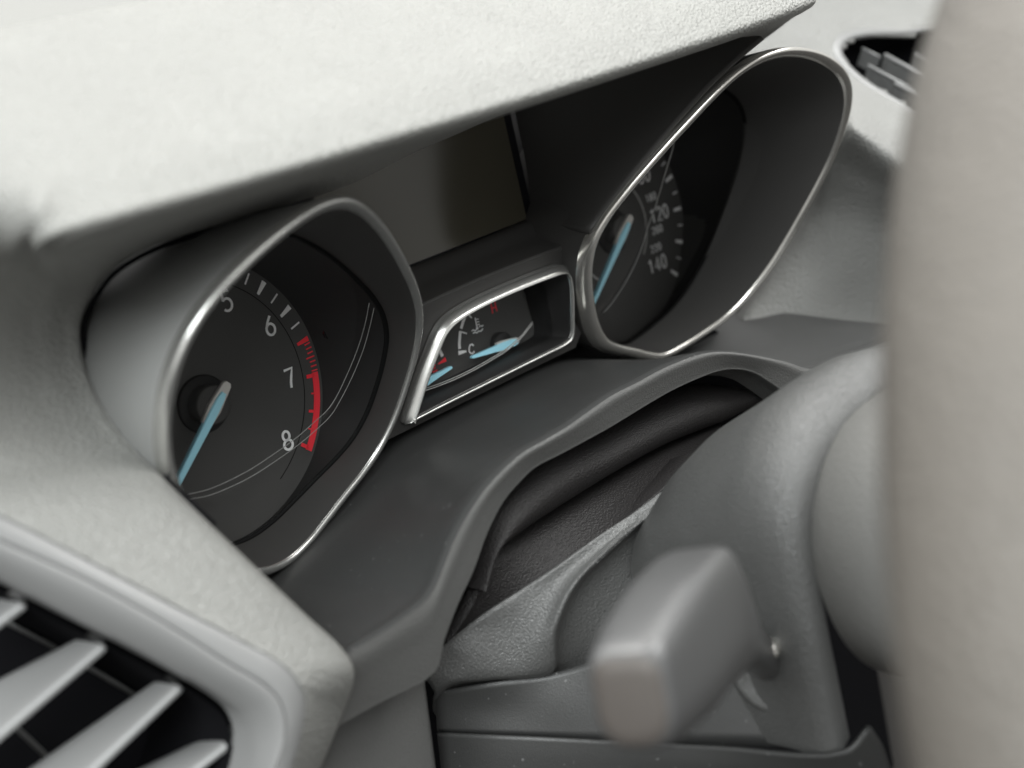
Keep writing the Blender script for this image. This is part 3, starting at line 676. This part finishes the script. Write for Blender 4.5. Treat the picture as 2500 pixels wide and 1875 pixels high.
# left shoulder of the shroud (below the gaiter)
sk = [[at(1020, 1640, 62), at(1075, 1583, 68), at(1110, 1553, 72), at(1186, 1499, 80), at(1270, 1443, 86), at(1355, 1388, 92), at(1466, 1306, 97), at(1552, 1248, 101), at(1640, 1180, 106)],
      [at(1040, 1660, 63), at(1090, 1622, 69), at(1140, 1590, 75), at(1230, 1530, 82), at(1300, 1475, 88), at(1375, 1405, 93), at(1478, 1318, 98), at(1560, 1256, 102), at(1650, 1190, 107)],
      [at(1060, 1690, 62), at(1100, 1664, 69), at(1180, 1654, 76), at(1270, 1630, 84), at(1320, 1540, 90), at(1380, 1430, 95), at(1485, 1325, 99), at(1566, 1262, 103), at(1655, 1196, 108)],
      [at(1060, 1720, 54), at(1105, 1672, 64), at(1200, 1660, 74), at(1340, 1640, 88), at(1352, 1540, 94), at(1398, 1432, 98), at(1494, 1332, 102), at(1572, 1268, 104), at(1660, 1204, 108)],
      [at(1062, 1740, 50), at(1110, 1685, 56), at(1210, 1670, 66), at(1352, 1652, 82), at(1370, 1550, 90), at(1414, 1448, 94), at(1506, 1346, 98), at(1582, 1282, 101), at(1670, 1220, 107)],
      [at(1070, 1760, 46), at(1130, 1710, 52), at(1240, 1700, 60), at(1410, 1690, 82), at(1440, 1580, 91), at(1480, 1490, 95), at(1570, 1400, 99), at(1640, 1340, 102), at(1720, 1280, 106)],
      [at(1080, 1800, 44), at(1150, 1760, 50), at(1290, 1760, 58), at(1530, 1740, 86), at(1570, 1640, 98), at(1620, 1560, 102), at(1700, 1480, 106), at(1760, 1420, 110), at(1820, 1350, 112)]]
patch('shroud_shoulder', sk, 'shroud', col, ku=5, kv=5, thick=1.2)
# lower left side: flat flank between the shoulder and the seam, then lower shroud
fl = [[at(1062, 1690, 58), at(1200, 1668, 74), at(1345, 1645, 86), at(1480, 1600, 100), at(1700, 1500, 126), at(1960, 1400, 156)],
      [at(1064, 1740, 57), at(1210, 1730, 73), at(1350, 1720, 87), at(1490, 1700, 102), at(1720, 1660, 130), at(1990, 1650, 158)],
      [at(1066, 1786, 56), at(1210, 1792, 73), at(1360, 1799, 88), at(1500, 1806, 104), at(1740, 1818, 133), at(2062, 1832, 166)]]
patch('shroud_flank', fl, 'char', col, ku=5, kv=5, thick=1.2)  # darker plastic than the dome, standing in for this side's shade
lw = [[at(1066, 1790, 57.5), at(1210, 1796, 74.5), at(1360, 1803, 89.5), at(1500, 1810, 105.5), at(1740, 1822, 135.5), at(2064, 1836, 172.5), at(2125, 1772, 176)],
      [at(1072, 1840, 57), at(1210, 1846, 74), at(1360, 1853, 89), at(1500, 1860, 105), at(1740, 1872, 135), at(2088, 1886, 172), at(2160, 1830, 176)],
      [at(1085, 1990, 56), at(1215, 1990, 72), at(1360, 1990, 86), at(1500, 2000, 102), at(1740, 2020, 130), at(2120, 2040, 168), at(2200, 1990, 174)]]
patch('lower_shroud', lw, 'char', col, ku=5, kv=5, thick=1.2)
# gaiter: rolled leatherette between the arch and the shroud
def gai(pts, prof, name):
    rows = []
    for a, b in pts:
        A_, B_ = at(*a), at(*b)
        rows.append([A_ + V(0, -2, -8), A_ + V(0, 0, -2)] + [A_ + (B_ - A_) * t_ + V(0, 0, h) for t_, h in prof] + [B_ + V(0, 0, -6), B_ + V(0, -4, -18)])
    patch(name, rows, 'boot', col, ku=5, kv=4)
gai([((1130, 1430, 72), (1150, 1440, 72)), ((1160, 1330, 72), (1175, 1358, 72)), ((1200, 1230, 72), (1250, 1305, 72)), ((1300, 1125, 71), (1370, 1230, 71)), ((1440, 1060, 70), (1490, 1155, 70)), ((1570, 990, 69), (1620, 1085, 69)), ((1690, 940, 68), (1760, 1030, 68)), ((1800, 945, 66), (1850, 985, 66)), ((1900, 960, 62), (1930, 990, 62))],
    [(0, 0), (.2, 5), (.5, 8), (.8, 6), (1, 0)], 'gaiter_roll')
gai([((1090, 1560, 66), (1060, 1620, 62)), ((1150, 1440, 68), (1130, 1560, 66)), ((1170, 1350, 67), (1210, 1495, 70)), ((1250, 1300, 66), (1290, 1440, 74)), ((1370, 1228, 66), (1380, 1380, 78)), ((1490, 1155, 66), (1480, 1310, 82)), ((1620, 1085, 66), (1600, 1210, 86)), ((1760, 1030, 66), (1720, 1110, 90))],
    [(0, -1), (.25, 1.6), (.5, 1.6), (.75, 1.2), (1, 0)], 'gaiter_fold')
dk = [V(-30, -50, 12), V(226, -50, 12), V(300, -110, 12), V(300, -300, 12), V(-40, -300, 12)]
mesh('column_gap_shade', dk, [(0, 1, 2, 3, 4)], 'dark_in', col, smooth=False)  # black sheet standing in for the unlit void round the column
# ---- panel under the near pad
lp = [[at(760, 1640, 74), at(900, 1640, 72), at(1020, 1650, 70), at(1032, 1655, 69), at(1034, 1656, 60)], [at(760, 1760, 74), at(900, 1760, 72), at(1034, 1760, 70), at(1046, 1762, 69), at(1048, 1763, 60)], [at(700, 1950, 74), at(900, 1950, 72), at(1058, 1950, 70), at(1070, 1952, 69), at(1072, 1953, 60)]]
patch('knee_panel', lp, 'pad_dark' if 'pad_dark' in MT else 'char_lip', dash, ku=4, kv=4)

# ================================================================== turn signal stalk
st = thing('turn_signal_stalk', 'blurred dark grey indicator stalk pointing at the viewer with flat oval end', 'stalk')
def ellring(c, axd, ha, hb, up, ex=2.6, N=64):
    axd = axd / np.linalg.norm(axd); e2 = up - axd * (up @ axd); e2 /= np.linalg.norm(e2); e1 = np.cross(e2, axd)
    out = []
    for a in np.linspace(0, 2 * math.pi, N, endpoint=False):
        ca, sa = math.cos(a), math.sin(a)
        x_ = ex if sa > 0 else 2.0 + (ex - 2.0) * .3
        out.append(c + e1 * ha * math.copysign(abs(ca) ** (2 / x_), ca) + e2 * hb * math.copysign(abs(sa) ** (2 / x_), sa))
    return out
upv = V(-.25, 1, .1)
SP = [at(1868, 1612, 152), at(1828, 1582, 162), at(1784, 1540, 174), at(1725, 1505, 188), at(1650, 1580, 199), at(1580, 1665, 206), at(1548, 1704, 209.5), at(1540, 1714, 210.5)]
SP = spline(SP, 4)
tt = np.linspace(0, 1, len(SP))
ha = np.interp(tt, [0, .15, .3, .43, .57, .72, .86, .95, 1], [4.0, 4.4, 6.6, 8.6, 8.6, 8.2, 7.4, 6.9, 6.2]); hb = np.interp(tt, [0, .15, .3, .43, .57, .72, .86, .95, 1], [5.0, 5.4, 9.6, 14.6, 14.0, 11.4, 9.4, 8.6, 7.8])
TG = np.gradient(SP, axis=0)
A_ = SP[-1] - SP[-9]; A_ /= np.linalg.norm(A_)
AXS = [A_ * .75 + .25 * t_ / np.linalg.norm(t_) for t_ in TG]
loft('lever', [ellring(c_, a_, x_, y_, upv, 5.0) for c_, a_, x_, y_ in zip(SP, AXS, ha, hb)], 'stalk', st)
loft('end_cap', [ellring(SP[-1] + A_ * s_, A_, x_, y_, upv, 4.5) for s_, x_, y_ in ((.02, 6.3, 7.9), (.7, 5.6, 7.2), (1.0, 4, 5.2))], 'stalkend', st, cap1=True)
P0 = SP[0]
PB = at(1882, 1628, 150); bd = V(-1, .15, .35)
loft('pivot_collar', [ellring(PB + bd * s_, bd, r, r * 1.15, V(0, 1, 0), 2) for s_, r in ((-3, 11), (1.5, 11), (2.6, 10.2), (3.0, 8.6), (2.2, 7.5), (2.0, 5))], 'shroud', st, cap1=True)
PC = at(1878, 1590, 158)
loft('pivot_screw', [ellring(PC + bd * s_, bd, r, r, V(0, 1, 0), 2, 24) for s_, r in ((-3, 2.6), (0, 2.6), (.7, 2.0), (.9, 1.0))], 'chrome', st, cap1=True)

# ================================================================== steering wheel
sw = thing('steering_wheel', 'pale beige leather steering wheel rim, out of focus along the right edge', 'steering wheel')
WC = V(MID, -80, 320); AX = V(0, math.sin(math.radians(18)), math.cos(math.radians(18)))
E1 = V(1, 0, 0); E2 = np.cross(AX, E1)
RW = 188
T_ = np.linspace(0, 2 * math.pi, 161)[:-1]
cl = [WC + (E1 * math.cos(a) + E2 * math.sin(a)) * RW for a in T_]
rings = []
for a, c in zip(T_, cl):
    rad = E1 * math.cos(a) + E2 * math.sin(a)
    rings.append([c + rad * 14.5 * math.cos(b) + AX * 16 * math.sin(b) for b in np.linspace(0, 2 * math.pi, 24, endpoint=False)])
rings.append(rings[0]); loft('wheel_rim', rings, 'wheel', sw)
HC = V(MID, -55, 312); AX = V(0, math.sin(math.radians(11)), math.cos(math.radians(11))); E2 = np.cross(AX, E1)
def hubring(s, rx, ru, du=0): return [HC + AX * s + E2 * du + E1 * math.copysign(abs(math.cos(a)) ** .8, math.cos(a)) * rx + E2 * math.copysign(abs(math.sin(a)) ** .8, math.sin(a)) * ru for a in np.linspace(0, 2 * math.pi, 64, endpoint=False)]
loft('wheel_hub', [hubring(-141, 36, 31, 20), hubring(-140, 41, 36, 20), hubring(-120, 43, 41, 18), hubring(-90, 48, 52, 12), hubring(-55, 56, 64, 5), hubring(-25, 72, 74), hubring(0, 74, 74), hubring(10, 60, 60)], 'hub', sw, cap0=True, cap1=True)
for a0 in (180, 0, 270):
    d = E1 * math.cos(math.radians(a0)) + E2 * math.sin(math.radians(a0)); q = np.cross(AX, d)
    loft('spoke', [[HC + (WC - HC) * r / 175 + AX * z + d * r + q * s for s, z in ((-hw, -16), (hw, -16), (hw, -2), (-hw, -2))] for r, hw in ((60, 30), (110, 20), (172, 17))], 'hub', sw, cap0=True, cap1=True)
